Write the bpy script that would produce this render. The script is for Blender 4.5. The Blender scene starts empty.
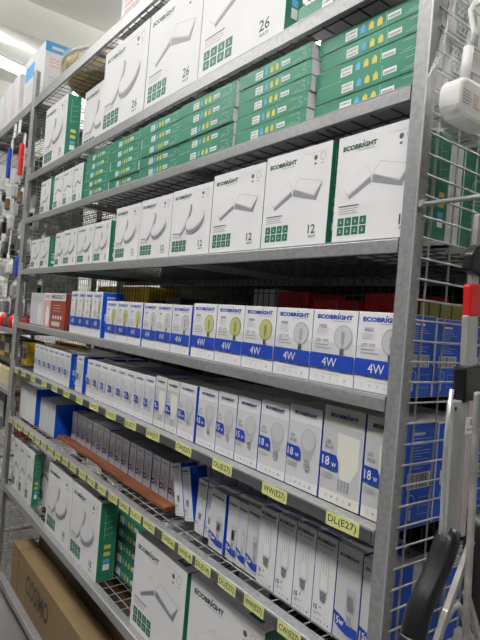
import bpy, math, random
from math import radians, sin, cos, pi
from mathutils import Vector, Matrix
random.seed(7)
S = bpy.context.scene
COL = S.collection

# ------------------------------------------------------------------ camera
cam_d = bpy.data.cameras.new('camera'); cam = bpy.data.objects.new('camera', cam_d); COL.objects.link(cam)
F_PX, YAW, PIT, ROLL = 536.33, radians(37.166), radians(-.1514), radians(4.696)
_f0 = Vector((-cos(YAW), sin(YAW), 0)); _r = Vector((sin(YAW), cos(YAW), 0)); _u0 = Vector((0, 0, 1))
_f = _f0*cos(PIT) + _u0*sin(PIT); _u = -_f0*sin(PIT) + _u0*cos(PIT)
# the photograph is rolled: its right axis dips by ROLL
ix = _r*cos(ROLL) + _u*sin(ROLL)*1.0
iy = _u*cos(ROLL) - _r*sin(ROLL)
M = Matrix((ix, iy, -_f)).transposed().to_4x4()
M.translation = Vector((.57026, -.79712, 1.6))
cam.matrix_world = M
cam_d.sensor_fit = 'VERTICAL'; cam_d.sensor_height = 24.0; cam_d.lens = F_PX/640*24.0
cam_d.clip_start = .02
S.camera = cam

# ------------------------------------------------------------------ world, exposure, lights
w = bpy.data.worlds.new('world'); S.world = w; w.use_nodes = True
w.node_tree.nodes['Background'].inputs[0].default_value = (.93, .96, 1, 1)
w.node_tree.nodes['Background'].inputs[1].default_value = .05
S.view_settings.view_transform = 'Standard'; S.view_settings.look = 'None'
S.view_settings.gamma = 1; S.view_settings.use_curve_mapping = False
S.view_settings.exposure = -.6

def area(name, loc, rot, sx, sy, power, color=(1, .985, .96)):
    l = bpy.data.lights.new(name, 'AREA'); l.shape = 'RECTANGLE'; l.size = sx; l.size_y = sy
    l.energy = power; l.color = color
    o = bpy.data.objects.new(name, l); COL.objects.link(o); o.location = loc; o.rotation_euler = rot
    return o
CEIL = 4.15
TUBES = [(-3.0, -1.4), (-.1, -1.4), (2.8, -1.4), (-3.2, 3.0), (-.4, 3.0), (-6.2, 3.0)]  # the row behind the racks is added to brighten the ceiling
for tx, ty in TUBES:
    area('tube_lamp', (tx, ty, 3.70), (0, 0, 0), 2.3, .35, ({-3.0: 34, -.1: 84, 2.8: 60}[tx]) if ty < 0 else 16)
    area('ceiling_fill_light', (tx, ty, 3.79), (pi, 0, 0), 2.3, .3, (460 if ty > 0 else 110) if tx < 0 else 30)  # upward fill added to lighten the ceiling

# ------------------------------------------------------------------ materials
MATS = {}
def mat(name, col, rough=.5, metal=0., noise=0., scale=30., bump=0., alpha=None, emit=None, coat=0., stretch=None):
    if name in MATS: return MATS[name]
    m = bpy.data.materials.new(name); m.use_nodes = True; nt = m.node_tree; b = nt.nodes['Principled BSDF']
    b.inputs['Base Color'].default_value = (*col, 1); b.inputs['Roughness'].default_value = rough
    b.inputs['Metallic'].default_value = metal
    if coat: b.inputs['Coat Weight'].default_value = coat; b.inputs['Coat Roughness'].default_value = .25
    if noise or bump:
        tc = nt.nodes.new('ShaderNodeTexCoord'); n = nt.nodes.new('ShaderNodeTexNoise')
        n.inputs['Scale'].default_value = scale; n.inputs['Detail'].default_value = 5
        src = tc.outputs['Object']
        if stretch:
            mp = nt.nodes.new('ShaderNodeMapping'); mp.inputs['Scale'].default_value = stretch
            nt.links.new(src, mp.inputs[0]); src = mp.outputs[0]
        nt.links.new(src, n.inputs['Vector'])
        if noise:
            r = nt.nodes.new('ShaderNodeValToRGB')
            r.color_ramp.elements[0].position = .3; r.color_ramp.elements[1].position = .7
            r.color_ramp.elements[0].color = (*[c*(1-noise) for c in col], 1)
            r.color_ramp.elements[1].color = (*[min(1, c*(1+noise)) for c in col], 1)
            nt.links.new(n.outputs['Fac'], r.inputs[0]); nt.links.new(r.outputs[0], b.inputs['Base Color'])
        if bump:
            bp = nt.nodes.new('ShaderNodeBump'); bp.inputs['Strength'].default_value = bump; bp.inputs['Distance'].default_value = .002
            nt.links.new(n.outputs['Fac'], bp.inputs['Height']); nt.links.new(bp.outputs[0], b.inputs['Normal'])
    if emit: b.inputs['Emission Color'].default_value = (*emit[0], 1); b.inputs['Emission Strength'].default_value = emit[1]
    if alpha is not None: b.inputs['Alpha'].default_value = alpha
    MATS[name] = m
    return m
STEEL = mat('galvanised_steel', (.35, .35, .36), .42, .5, .16, 90, .12)
STEEL2 = mat('bright_steel_edge', (.55, .56, .56), .33, .5, .10, 60, .05)
WIRE = mat('wire_steel', (.48, .47, .46), .35, .7, .2, 40)
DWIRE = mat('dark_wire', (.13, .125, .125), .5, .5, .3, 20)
STRIP = mat('label_rail', (.075, .077, .08), .5, .1, .12, 20)
WHITE = mat('carton_white', (.76, .75, .77), .55, 0, .03, 8)
GREYT = mat('carton_grey_tint', (.62, .62, .64), .55)
CREAM = mat('carton_cream', (.74, .73, .66), .5)
RIMG = mat('print_rim_grey', (.25, .25, .27), .5)
LGREY = mat('print_light_grey', (.55, .55, .57), .5)
MGREY2 = mat('print_bulb_shade', (.44, .44, .47), .5)
MGREY = mat('print_mid_grey', (.36, .36, .38), .5)
DGREY = mat('print_dark_grey', (.09, .09, .10), .5)
GREEN = mat('carton_green', (.016, .19, .11), .5, 0, .08, 10, coat=.15)
PGREEN = mat('print_green', (.006, .13, .075), .5)
DGREEN = mat('print_dark_green', (.006, .07, .045), .5)
LINE = mat('print_pale_line', (.40, .56, .48), .5)
BLUE = mat('carton_blue', (.002, .085, .60), .42, 0, .05, 12, coat=.15)
PBLUE = mat('print_blue', (.01, .05, .38), .5)
NAVY = mat('print_navy', (.012, .025, .17), .5)
SKYB = mat('print_sky_blue', (.10, .36, .70), .5)
YEL = mat('print_yellow', (.62, .53, .10), .5)
PAPER = mat('print_white', (.80, .80, .80), .5)
TICKET = mat('ticket_yellow', (.70, .72, .28), .6, 0, .06, 30)
INK = mat('ink_black', (.012, .012, .014), .6)
AMBER = mat('print_amber', (.50, .48, .20), .4)
FIL = mat('print_filament_green', (.22, .28, .08), .5)
KRAFT = mat('kraft_card', (.22, .145, .07), .7, 0, .08, 14, .1)
KRAFTD = mat('kraft_card_dark', (.13, .075, .035), .75, 0, .15, 10, .1)
RUST = mat('print_rust_red', (.23, .035, .014), .5, 0, .2, 8)
BLACKP = mat('black_plastic', (.011, .011, .012), .32, 0, .1, 60, .05)
REDP = mat('red_plastic', (.62, .012, .014), .4)
ALU = mat('brushed_aluminium', (.56, .565, .57), .36, .55, .10, 60, .08, stretch=(1, 1, .1))
ALUP = mat('worn_aluminium', (.52, .50, .48), .4, .6, .35, 25, .15)
WPLA = mat('white_plastic', (.83, .82, .80), .3)
WOOD = mat('red_brown_wood', (.20, .060, .020), .4, 0, .45, 12, .1, stretch=(.6, 6, 6), coat=.3)
PINK = mat('print_pink', (.75, .36, .36), .6)

# ------------------------------------------------------------------ mesh helpers
class MB:
    def __init__(s): s.v = []; s.f = []; s.m = []; s.mats = []
    def mi(s, m):
        if m not in s.mats: s.mats.append(m)
        return s.mats.index(m)
    def poly(s, pts, m):
        n = len(s.v); s.v += [tuple(p) for p in pts]; s.f.append(tuple(range(n, n+len(pts)))); s.m.append(s.mi(m))
    def mesh(s, vs, fs, m):
        n = len(s.v); s.v += [tuple(p) for p in vs]; k = s.mi(m)
        for f in fs: s.f.append(tuple(n+i for i in f)); s.m.append(k)
    def box(s, a, b, m, ms=None):
        # ms: optional materials by face: front(-y) right(+x) back left top bottom
        x0, y0, z0 = a; x1, y1, z1 = b
        V = [(x0,y0,z0),(x1,y0,z0),(x1,y1,z0),(x0,y1,z0),(x0,y0,z1),(x1,y0,z1),(x1,y1,z1),(x0,y1,z1)]
        Fs = [(0,1,5,4),(1,2,6,5),(2,3,7,6),(3,0,4,7),(4,5,6,7),(3,2,1,0)]
        n = len(s.v); s.v += V
        for i, f in enumerate(Fs): s.f.append(tuple(n+j for j in f)); s.m.append(s.mi(ms[i] if ms else m))
    def cyl(s, a, b, r, m, n=6, r2=None, cap=True):
        a = Vector(a); b = Vector(b); d = (b-a).normalized(); r2 = r if r2 is None else r2
        t = Vector((0, 0, 1)) if abs(d.z) < .9 else Vector((1, 0, 0)); p = d.cross(t).normalized(); q = d.cross(p)
        vs = []
        for c, rr in ((a, r), (b, r2)):
            for i in range(n):
                an = 2*pi*(i+.5)/n; vs.append(c + p*cos(an)*rr + q*sin(an)*rr)
        fs = [(i, (i+1) % n, n+(i+1) % n, n+i) for i in range(n)]
        if cap: fs += [tuple(reversed(range(n))), tuple(range(n, 2*n))]
        s.mesh(vs, fs, m)
    def tube(s, pts, rs, m, n=12):
        # smooth pipe through pts
        pts = [Vector(p) for p in pts]; vs = []; fs = []
        if not hasattr(rs, '__len__'): rs = [rs]*len(pts)
        up = None
        for k, p in enumerate(pts):
            d = (pts[min(k+1, len(pts)-1)] - pts[max(k-1, 0)]).normalized()
            if up is None: up = d.cross(Vector((1, 0, .01))).normalized()
            q = d.cross(up).normalized(); up = q.cross(d).normalized()
            for i in range(n):
                an = 2*pi*i/n; vs.append(p + up*cos(an)*rs[k] + q*sin(an)*rs[k])
        for k in range(len(pts)-1):
            for i in range(n): fs.append((k*n+i, k*n+(i+1) % n, (k+1)*n+(i+1) % n, (k+1)*n+i))
        fs += [tuple(reversed(range(n))), tuple(range((len(pts)-1)*n, len(pts)*n))]
        s.mesh(vs, fs, m)
    def lathe(s, prof, m, c=(0, 0, 0), n=32, close=False):
        vs = []; fs = []
        for r, z in prof:
            for i in range(n): an = 2*pi*i/n; vs.append((c[0]+r*cos(an), c[1]+r*sin(an), c[2]+z))
        K = len(prof)
        for k in range(K-1 + (1 if close else 0)):
            for i in range(n): k2 = (k+1) % K; fs.append((k*n+i, k*n+(i+1) % n, k2*n+(i+1) % n, k2*n+i))
        s.mesh(vs, fs, m)
    def prism(s, pts, axis, a, b, m):
        # 2-D outline extruded along an axis ('x': pts=(y,z); 'y': pts=(x,z))
        n = len(pts)
        mk = (lambda t, p: (t, p[0], p[1])) if axis == 'x' else ((lambda t, p: (p[0], t, p[1])) if axis == 'y' else (lambda t, p: (p[0], p[1], t)))
        vs = [mk(a, p) for p in pts] + [mk(b, p) for p in pts]
        fs = [(i, (i+1) % n, n+(i+1) % n, n+i) for i in range(n)] + [tuple(reversed(range(n))), tuple(range(n, 2*n))]
        s.mesh(vs, fs, m)
    def build(s, name, parent=None, bevel=0, smooth=False, loc=None, bevelmat=-1):
        me = bpy.data.meshes.new(name); me.from_pydata(s.v, [], s.f)
        for m in s.mats: me.materials.append(m)
        me.polygons.foreach_set('material_index', s.m)
        if smooth:
            me.polygons.foreach_set('use_smooth', [True]*len(me.polygons))
        me.update()
        o = bpy.data.objects.new(name, me); COL.objects.link(o)
        if parent: o.parent = parent
        if loc: o.location = loc
        if bevel:
            b = o.modifiers.new('bevel', 'BEVEL'); b.width = bevel; b.segments = 2; b.material = bevelmat; b.limit_method = 'ANGLE'
        return o

def empty(name, loc=(0, 0, 0), rz=0.):
    o = bpy.data.objects.new(name, None); COL.objects.link(o); o.location = loc; o.rotation_euler = (0, 0, rz); o.empty_display_size = .05
    return o
def tag(o, label, cat, group=None, kind=None):
    if label: o['label'] = label
    if cat: o['category'] = cat
    if group: o['group'] = group
    if kind: o['kind'] = kind
    return o
def copy_tree(o, parent=None):
    c = o.copy(); COL.objects.link(c)
    if parent: c.parent = parent
    for ch in list(o.children): copy_tree(ch, c)
    return c

# text as flat lettering, cached
_T = {}
def glyphs(txt, bold=0.):
    k = (txt, bold)
    if k in _T: return _T[k]
    cu = bpy.data.curves.new('t', 'FONT'); cu.body = txt; cu.size = 1; cu.resolution_u = 2; cu.offset = bold
    o = bpy.data.objects.new('t', cu); me = bpy.data.meshes.new_from_object(o)
    vs = [(v.co.x, v.co.y) for v in me.vertices]; fs = [tuple(p.vertices) for p in me.polygons]
    bpy.data.objects.remove(o); bpy.data.meshes.remove(me)
    x0 = min(v[0] for v in vs); x1 = max(v[0] for v in vs); y0 = min(v[1] for v in vs); y1 = max(v[1] for v in vs)
    asp = (x1-x0)/(y1-y0)
    vs = [((x-x0)/(x1-x0), (y-y0)/(y1-y0)) for x, y in vs]
    _T[k] = (vs, fs, asp); return _T[k]

class Art:
    """flat print on one face; map takes (u, v, lift) to the carton's own space"""
    def __init__(s, mp): s.b = MB(); s.mp = mp; s.lift = .0004
    def up(s, l): s.lift = .0004*l; return s
    def poly(s, pts, m): s.b.poly([s.mp(u, v, s.lift) for u, v in pts], m)
    def rect(s, u0, v0, u1, v1, m): s.poly([(u0, v0), (u1, v0), (u1, v1), (u0, v1)], m)
    def text(s, txt, u0, v0, u1, v1, m, bold=.02):
        vs, fs, asp = glyphs(txt, bold)
        if len(txt) <= 4: u1 = min(u1, u0+(v1-v0)*asp*1.02)
        s.b.mesh([s.mp(u0+(u1-u0)*x, v0+(v1-v0)*y, s.lift) for x, y in vs], fs, m)
    def disc(s, cu, cv, ru, rv, m, n=16, a0=0, a1=2*pi):
        s.poly([(cu+ru*cos(a0+(a1-a0)*i/n), cv+rv*sin(a0+(a1-a0)*i/n)) for i in range(n)], m)
    def ring(s, cu, cv, r, t, m, n=14):
        for i in range(n):
            a = 2*pi*i/n; b = 2*pi*(i+1)/n
            s.poly([(cu+r*cos(a), cv+r*sin(a)), (cu+r*cos(b), cv+r*sin(b)), (cu+(r-t)*cos(b), cv+(r-t)*sin(b)), (cu+(r-t)*cos(a), cv+(r-t)*sin(a))], m)
    def line(s, a, b, t, m):
        dx, dy = b[0]-a[0], b[1]-a[1]; L = math.hypot(dx, dy) or 1; nx, ny = -dy/L*t/2, dx/L*t/2
        s.poly([(a[0]-nx, a[1]-ny), (b[0]-nx, b[1]-ny), (b[0]+nx, b[1]+ny), (a[0]+nx, a[1]+ny)], m)
    def lines(s, u0, v, u1, n, dv, t, m, rnd=.25):
        for i in range(n): s.rect(u0, v-i*dv-t, u0+(u1-u0)*(1-rnd*random.random()), v-i*dv, m)
    def build(s, name, parent):
        o = s.b.build(name, parent)
        if name in ('small_print', 'side_small_print', 'outline_drawing', 'icon_row', 'feature_icons', 'approval_marks', 'barcode', 'edge_print', 'front_print', 'side_print', 'handwriting', 'printed_border', 'brand_lettering', 'wattage_lettering', 'carton_lettering', 'top_print', 'sticker'): o['kind'] = 'stuff'
        return o
def FRONT(w, d, h): return lambda u, v, l: (u, -l, v)
def RIGHT(w, d, h): return lambda u, v, l: (w+l, u, v)
def TOP(w, d, h): return lambda u, v, l: (u, v, h+l)

def logo(a, u0, v0, u1, v1, m, sub=None):
    a.text('ECOBRIGHT', u0, v0, u1, v1, m, .05)
    h = v1-v0; c = u0+(u1-u0)*.62
    a.poly([(c-h*.28, v1+h*.12), (c+h*.28, v1+h*.12), (c, v1+h*.55)], m)
    if sub: a.rect(u0+(u1-u0)*.45, v0-h*.42, u1-(u1-u0)*.05, v0-h*.30, sub)

def carton(name, w, d, h, front, right, top, back=None, left=None, flap=True):
    b = MB(); b.box((0, 0, 0), (w, d, h), front, [front, right, back or right, left or right, top, top])
    o = b.build(name, None, bevel=min(.0010, d*.02), bevelmat=0)
    return o

# ------------------------------------------------------------------ cartons: prototypes (each is used, then copied)
def icons_green(a, u0, v0, cw, ch, n, gap):
    for i in range(n):
        for j in range(2):
            x = u0+i*(cw+gap); y = v0+j*(ch*.5+gap*.6)
            a.up(1).rect(x, y, x+cw, y+ch*.5, PGREEN)
            a.up(2).rect(x+cw*.30, y+ch*.16, x+cw*.70, y+ch*.20, LINE); a.rect(x+cw*.42, y+ch*.20, x+cw*.58, y+ch*.36, LINE)

def panel_carton(shape, watt, w, h, d):
    """carton of a surface ceiling light: white faces, green edges"""
    o = carton('ceiling_light_carton', w, d, h, WHITE, GREEN, WHITE)
    a = Art(FRONT(w, d, h)); logo(a, w*.07, h*.855, w*.50, h*.903, DGREEN, MGREY); a.build('brand_lettering', o)
    a = Art(FRONT(w, d, h))
    a.disc(w*.78, h*.87, w*.025, h*.026, DGREY); a.rect(w*.765, h*.80, w*.795, h*.82, DGREY)
    a.ring(w*.88, h*.87, w*.04, w*.006, MGREY); a.rect(w*.855, h*.80, w*.905, h*.808, MGREY); a.rect(w*.62, h*.92, w*.95, h*.925, LGREY)
    a.build('approval_marks', o)
    a = Art(FRONT(w, d, h))
    if shape == 'square':
        # two slim square lamps leaning on each other, white faces with grey rims
        P = [(.14, .50), (.42, .67), (.50, .50), (.20, .40)]
        a.up(1).poly([(w*x, h*y) for x, y in [(.14, .50), (.20, .395), (.47, .525), (.44, .60)]], RIMG)
        a.up(2).poly([(w*x, h*y) for x, y in [(.12, .48), (.40, .695), (.475, .58), (.185, .425)]], GREYT)
        a.up(3).poly([(w*x, h*y) for x, y in [(.13, .485), (.40, .685), (.465, .585), (.187, .44)]], WHITE)
        a.up(1).poly([(w*x, h*y) for x, y in [(.48, .58), (.475, .52), (.83, .44), (.90, .60)]], RIMG)
        a.up(2).poly([(w*x, h*y) for x, y in [(.475, .59), (.56, .70), (.91, .62), (.80, .485)]], LGREY)
        a.up(3).poly([(w*x, h*y) for x, y in [(.49, .595), (.565, .69), (.895, .615), (.795, .50)]], WHITE)
    else:
        # two round lamps crossing in a V, grey rims
        n = 14
        def ell(cx, cy, ra, rb, ang):
            return [(w*(cx+ra*cos(t)*cos(ang)-rb*sin(t)*sin(ang)), h*(cy+ra*cos(t)*sin(ang)+rb*sin(t)*cos(ang))) for t in [2*pi*i/20 for i in range(20)]]
        a.up(1).poly(ell(.385, .52, .255, .085, 1.02), RIMG); a.up(2).poly(ell(.365, .535, .245, .078, 1.02), LGREY)
        a.up(3).poly(ell(.35, .54, .235, .065, 1.02), WHITE)
        a.up(4).poly(ell(.64, .455, .235, .125, .42), RIMG); a.up(5).poly(ell(.635, .50, .235, .115, .42), LGREY)
        a.up(6).poly(ell(.63, .51, .225, .105, .42), WHITE)
    a.build('lamp_picture', o)
    a = Art(FRONT(w, d, h)); a.rect(w*.07, h*.33, w*.33, h*.342, DGREY); a.lines(w*.07, h*.315, w*.33, 3, h*.022, h*.007, MGREY); a.build('small_print', o)
    a = Art(FRONT(w, d, h)); icons_green(a, w*.07, h*.065, w*.082, h*.155, 4, w*.014); a.build('feature_icons', o)
    a = Art(FRONT(w, d, h)); a.text(watt, w*.745, h*.115, w*.92, h*.205, DGREEN, .015); a.text('WATT', w*.75, h*.07, w*.89, h*.097, DGREEN, .02)
    a.build('wattage_lettering', o)
    a = Art(RIGHT(w, d, h))
    for i, m in enumerate((PAPER, SKYB, YEL, YEL)):
        z = h*(.14+.09*i); a.rect(d*.35, z, d*.72, z+h*(.075 if i == 0 else .05), m)
    for k in range(4): a.line((d*.3, h*(.58+.08*k)), (d*.8, h*(.60+.08*k)), h*.004, LINE)
    a.rect(d*.3, h*.55, d*.32, h*.93, LINE)
    a.build('edge_print', o)
    a = Art(TOP(w, d, h)); a.text('ECOBRIGHT', w*.20, d*.35, w*.42, d*.65, MGREY); a.up(1).rect(w*.74, d*.22, w*.90, d*.80, PGREEN)
    a.up(2).text(watt+'W', w*.78, d*.38, w*.86, d*.66, PAPER)
    a.build('top_print', o)
    return o

def flat_carton(w=.27, h=.036, d=.27):
    """thin carton lying flat, green edge towards the aisle"""
    o = carton('flat_light_carton', w, d, h, GREEN, WHITE, WHITE, GREEN, WHITE)
    a = Art(FRONT(w, d, h)); a.up(1).rect(w*.26, h*.18, w*.37, h*.70, PAPER); a.up(2).text('ECOBRIGHT', w*.27, h*.48, w*.36, h*.60, DGREEN)
    a.rect(w*.275, h*.26, w*.355, h*.36, MGREY)
    a.build('white_sticker', o); a = Art(FRONT(w, d, h))
    a.up(1).rect(w*.63, h*.30, w*.74, h*.62, PAPER); a.up(2).rect(w*.64, h*.36, w*.73, h*.50, MGREY)
    a.build('white_sticker', o)
    a = Art(FRONT(w, d, h))
    for i, m in enumerate((SKYB, YEL, YEL)):
        u = w*(.40+.073*i); a.rect(u, h*.25, u+w*.043, h*.60, m); a.rect(u+w*.012, h*.60, u+w*.033, h*.70, m)
    a.build('feature_icons', o)
    a = Art(FRONT(w, d, h)); t = h*.022
    for p, q in [((.775, .2), (.93, .2)), ((.93, .2), (.94, .42)), ((.94, .42), (.90, .5)), ((.90, .5), (.93, .8)), ((.93, .8), (.80, .82)), ((.80, .3), (.88, .33)), ((.62, .15), (.62, .88)), ((.97, .5), (.995, .52)), ((.03, .96), (.25, .97))]:
        a.line((w*p[0], h*p[1]), (w*q[0], h*q[1]), t*1.3, LINE)
    a.build('outline_drawing', o)
    a = Art(RIGHT(w, d, h)); a.up(1).rect(d*.22, h*.12, d*.50, h*.88, PGREEN); a.up(2).text('22W', d*.25, h*.25, d*.46, h*.75, PAPER); a.build('green_tag', o)
    return o

def icon_row(a, w, h, v, m, n=5, u0=.18, u1=.82):
    for i in range(n):
        u = w*(u0+(u1-u0)*i/(n-1)); r = w*.035
        if i == 0: a.ring(u, v, r, r*.25, m, 8)
        elif i == 1: a.poly([(u-r, v+r*.6), (u, v-r), (u+r, v+r*.6)], m)
        elif i == 2: a.rect(u-r*.35, v-r, u+r*.35, v+r, m)
        elif i == 3: a.ring(u, v-r*.2, r*.8, r*.25, m, 6)
        else: a.rect(u-r*.8, v-r*.9, u+r*.8, v+r*.8, m)

def globe_carton(tone, w=.118, h=.146, d=.085, tall=False):
    """4 W filament bulb carton: white with a blue band"""
    o = carton('bulb_carton', w, d, h, WHITE, BLUE, WHITE)
    a = Art(FRONT(w, d, h)); logo(a, w*.10, h*.875, w*.90, h*.935, PBLUE, MGREY); a.build('brand_lettering', o)
    bulb = AMBER if tone == 'amber' else LGREY
    inner = FIL if tone == 'amber' else MGREY
    a = Art(FRONT(w, d, h))
    a.up(1).rect(w*.02, h*.36, w*.98, h*.56, GREYT)
    cu, cv = w*.72, h*.64
    if tall:
        a.up(2).disc(cu, cv+h*.04, w*.13, h*.17, inner); a.up(3).disc(cu, cv+h*.04, w*.11, h*.155, bulb)
    else:
        a.up(2).disc(cu, cv, w*.205, w*.205, inner); a.up(3).disc(cu, cv, w*.185, w*.185, bulb)
    a.up(4).rect(cu-w*.035, cv-h*.09, cu+w*.035, cv+h*.07, inner); a.rect(cu-w*.012, cv-h*.16, cu+w*.012, cv-h*.08, inner)
    a.up(5).rect(cu-w*.045, cv-h*.235, cu+w*.045, cv-h*.155, DGREY)
    a.build('bulb_picture', o)
    a = Art(FRONT(w, d, h)).up(2)
    a.text('LED G95', w*.10, h*.56, w*.40, h*.60, DGREY, .0); a.lines(w*.10, h*.53, w*.48, 2, h*.045, h*.016, MGREY)
    a.rect(w*.15, h*.76, w*.34, h*.80, MGREY); a.lines(w*.10, h*.73, w*.42, 4, h*.022, h*.006, LGREY)
    a.build('small_print', o)
    a = Art(FRONT(w, d, h)).up(6)
    pts = [(0, h*.405), (0, h*.20)]
    for i in range(1, 12): pts.append((w*i/12, h*(.20-.015*i/12+.006*((i*7) % 3-1))))
    pts += [(w, h*.185), (w, h*.40)]
    a.poly(pts, PBLUE)
    bo = a.build('wattage_band', o)
    a = Art(FRONT(w, d, h)).up(8); a.text('4W', w*.30, h*.235, w*.66, h*.355, PAPER, .0); a.build('wattage_lettering', bo)
    a = Art(FRONT(w, d, h)).up(1); icon_row(a, w, h, h*.075, LGREY); a.rect(w*.3, h*.125, w*.7, h*.135, LGREY); a.build('icon_row', o)
    side_print(o, w, d, h)
    return o

def side_print(o, w, d, h):
    a = Art(RIGHT(w, d, h))
    a.rect(d*.20, h*.875, d*.60, h*.90, PAPER)
    for k in range(11): a.rect(d*.20, h*(.84-.028*k), d*(.5+.38*random.random()), h*(.846-.028*k), LINEB)
    a.build('side_small_print', o)
    a = Art(RIGHT(w, d, h)); a.up(1).rect(d*.15, h*.37, d*.85, h*.52, PAPER); a.up(2)
    u = d*.2
    while u < d*.8:
        t = d*random.choice((.012, .02, .03)); a.rect(u, h*.38, u+t, h*.51, INK); u += t+d*random.choice((.015, .025))
    a.build('barcode', o)
    a = Art(RIGHT(w, d, h)); a.up(1); a.ring(d*.3, h*.26, d*.12, d*.02, LINEB); a.rect(d*.27, h*.08, d*.33, h*.18, LINEB)
    for k in range(3): a.line((d*.55, h*(.12+.08*k)), (d*.85, h*(.12+.08*k)), h*.005, LINEB)
    a.line((d*.55, h*.1), (d*.55, h*.3), h*.005, LINEB); a.line((d*.85, h*.1), (d*.85, h*.3), h*.005, LINEB)
    a.build('outline_drawing', o)
LINEB = mat('print_pale_blue_line', (.42, .55, .80), .5)

def bulb_pic(a, cu, cv, r, hh, glow, base):
    """pear-shaped bulb: dome, neck, screw base"""
    pts = []
    for i in range(13): t = -0.35+(pi+.7)*i/12; pts.append((cu+r*cos(t), cv+r*sin(t)*1.05))
    pts += [(cu-r*.50, cv-hh*.52), (cu+r*.50, cv-hh*.52)]
    a.poly(pts, glow)
    a.up(6)
    for k in range(3): a.rect(cu-r*.36, cv-hh*(.60+.09*k), cu+r*.36, cv-hh*(.535+.09*k), base)
    a.rect(cu-r*.15, cv-hh*.84, cu+r*.15, cv-hh*.78, base)

def led_carton(variant, w=.098, h=.165, d=.085):
    """LED bulb carton: grey white face with a blue wattage tab"""
    face = CREAM if variant == 'cream' else WHITE
    o = carton('bulb_carton', w, d, h, face, BLUE, WHITE)
    a = Art(FRONT(w, d, h)).up(3); logo(a, w*.18, h*.885, w*.86, h*.925, NAVY, MGREY); a.build('brand_lettering', o)
    a = Art(FRONT(w, d, h))
    a.up(1).rect(w*.02, h*.12, w*.98, h*.80, GREYT if variant != 'cream' else LGREY)
    a.up(2)
    if variant == 'cream':
        a.poly([(w*x, h*y) for x, y in [(.38, .74), (.92, .72), (.92, .42), (.76, .27), (.52, .27), (.42, .44)]], CREAM)
        a.up(3)
        for k in range(4): a.rect(w*(.47+.075*k), h*.15, w*(.52+.075*k), h*.265, MGREY)
    else:
        a.up(3); bulb_pic(a, w*.655, h*.595, w*.235, h*.42, MGREY2, MGREY); a.up(4); a.disc(w*.66, h*.61, w*.195, h*.125, LGREY)
    a.build('bulb_picture', o)
    a = Art(FRONT(w, d, h)).up(5); a.text('LED', w*.10, h*.605, w*.28, h*.64, DGREY, 0); a.text('BULB', w*.10, h*.55, w*.32, h*.585, DGREY, 0)
    a.lines(w*.06, h*.30, w*.40, 3, h*.022, h*.007, MGREY); a.build('small_print', o)
    a = Art(FRONT(w, d, h)).up(7); a.poly([(0, h*.35), (w*.46, h*.335), (w*.46, h*.44), (w*.40, h*.50), (0, h*.505)], PBLUE)
    bo = a.build('wattage_band', o)
    num = '15' if variant == 'fifteen' else '18'
    a = Art(FRONT(w, d, h)).up(9); a.text(num, w*.06, h*.375, w*.30, h*.470, PAPER, .01); a.text('W', w*.30, h*.375, w*.42, h*.42, PAPER, .02); a.build('wattage_lettering', bo)
    a = Art(FRONT(w, d, h)).up(4); icon_row(a, w, h, h*.065, MGREY, 5, .2, .8); a.build('icon_row', o)
    side_print(o, w, d, h)
    return o

def stick_carton(w=.062, h=.178, d=.062):
    o = carton('bulb_carton', w, d, h, WHITE, BLUE, SHADET)
    a = Art(FRONT(w, d, h)).up(3); logo(a, w*.07, h*.905, w*.93, h*.945, NAVY); a.text('LED Stick Bulb', w*.14, h*.86, w*.86, h*.888, DGREY, 0); a.build('brand_lettering', o)
    a = Art(FRONT(w, d, h)); a.up(1)
    a.poly([(w*x, h*y) for x, y in [(.27, .39), (.73, .39), (.69, .56), (.69, .77), (.60, .812), (.40, .812), (.31, .77), (.31, .56)]], LGREY)
    pts = [(w*.30, h*.40), (w*.70, h*.40), (w*.66, h*.56), (w*.66, h*.76)] + [(w*.5+w*.16*cos(pi*i/8), h*.76+h*.04*sin(pi*i/8)) for i in range(1, 8)] + [(w*.34, h*.76), (w*.34, h*.56)]
    a.up(2).poly(pts, PAPER); a.up(3).rect(w*.42, h*.57, w*.46, h*.79, LGREY); a.rect(w*.55, h*.57, w*.59, h*.79, LGREY)
    a.up(3).poly([(w*.33, h*.385), (w*.67, h*.385), (w*.63, h*.29), (w*.56, h*.26), (w*.44, h*.26), (w*.37, h*.29)], MGREY)
    for k in range(4): a.up(4).rect(w*(.35+.01*k), h*(.36-.026*k), w*(.65-.01*k), h*(.372-.026*k), DGREY)
    a.build('bulb_picture', o)
    a = Art(FRONT(w, d, h)).up(2); a.text('15', w*.10, h*.155, w*.42, h*.21, NAVY, .03); a.text('W', w*.36, h*.185, w*.50, h*.21, NAVY, .02); a.rect(w*.12, h*.12, w*.5, h*.13, MGREY); a.text('LED', w*.12, h*.095, w*.3, h*.113, DGREY, 0)
    a.build('wattage_lettering', o)
    a = Art(FRONT(w, d, h)); icon_row(a, w, h, h*.05, DGREY, 5); a.build('icon_row', o)
    a = Art(TOP(w, d, h)); a.rect(w*.15, d*.12, w*.85, d*.40, PBLUE); a.up(2).text('ECOBRIGHT', w*.2, d*.2, w*.8, d*.3, PAPER); a.build('top_print', o)
    return o
SHADET = mat('carton_top_shaded', (.45, .45, .47), .55)  # white carton tops, with the shade under the shelf put into the colour

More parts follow.
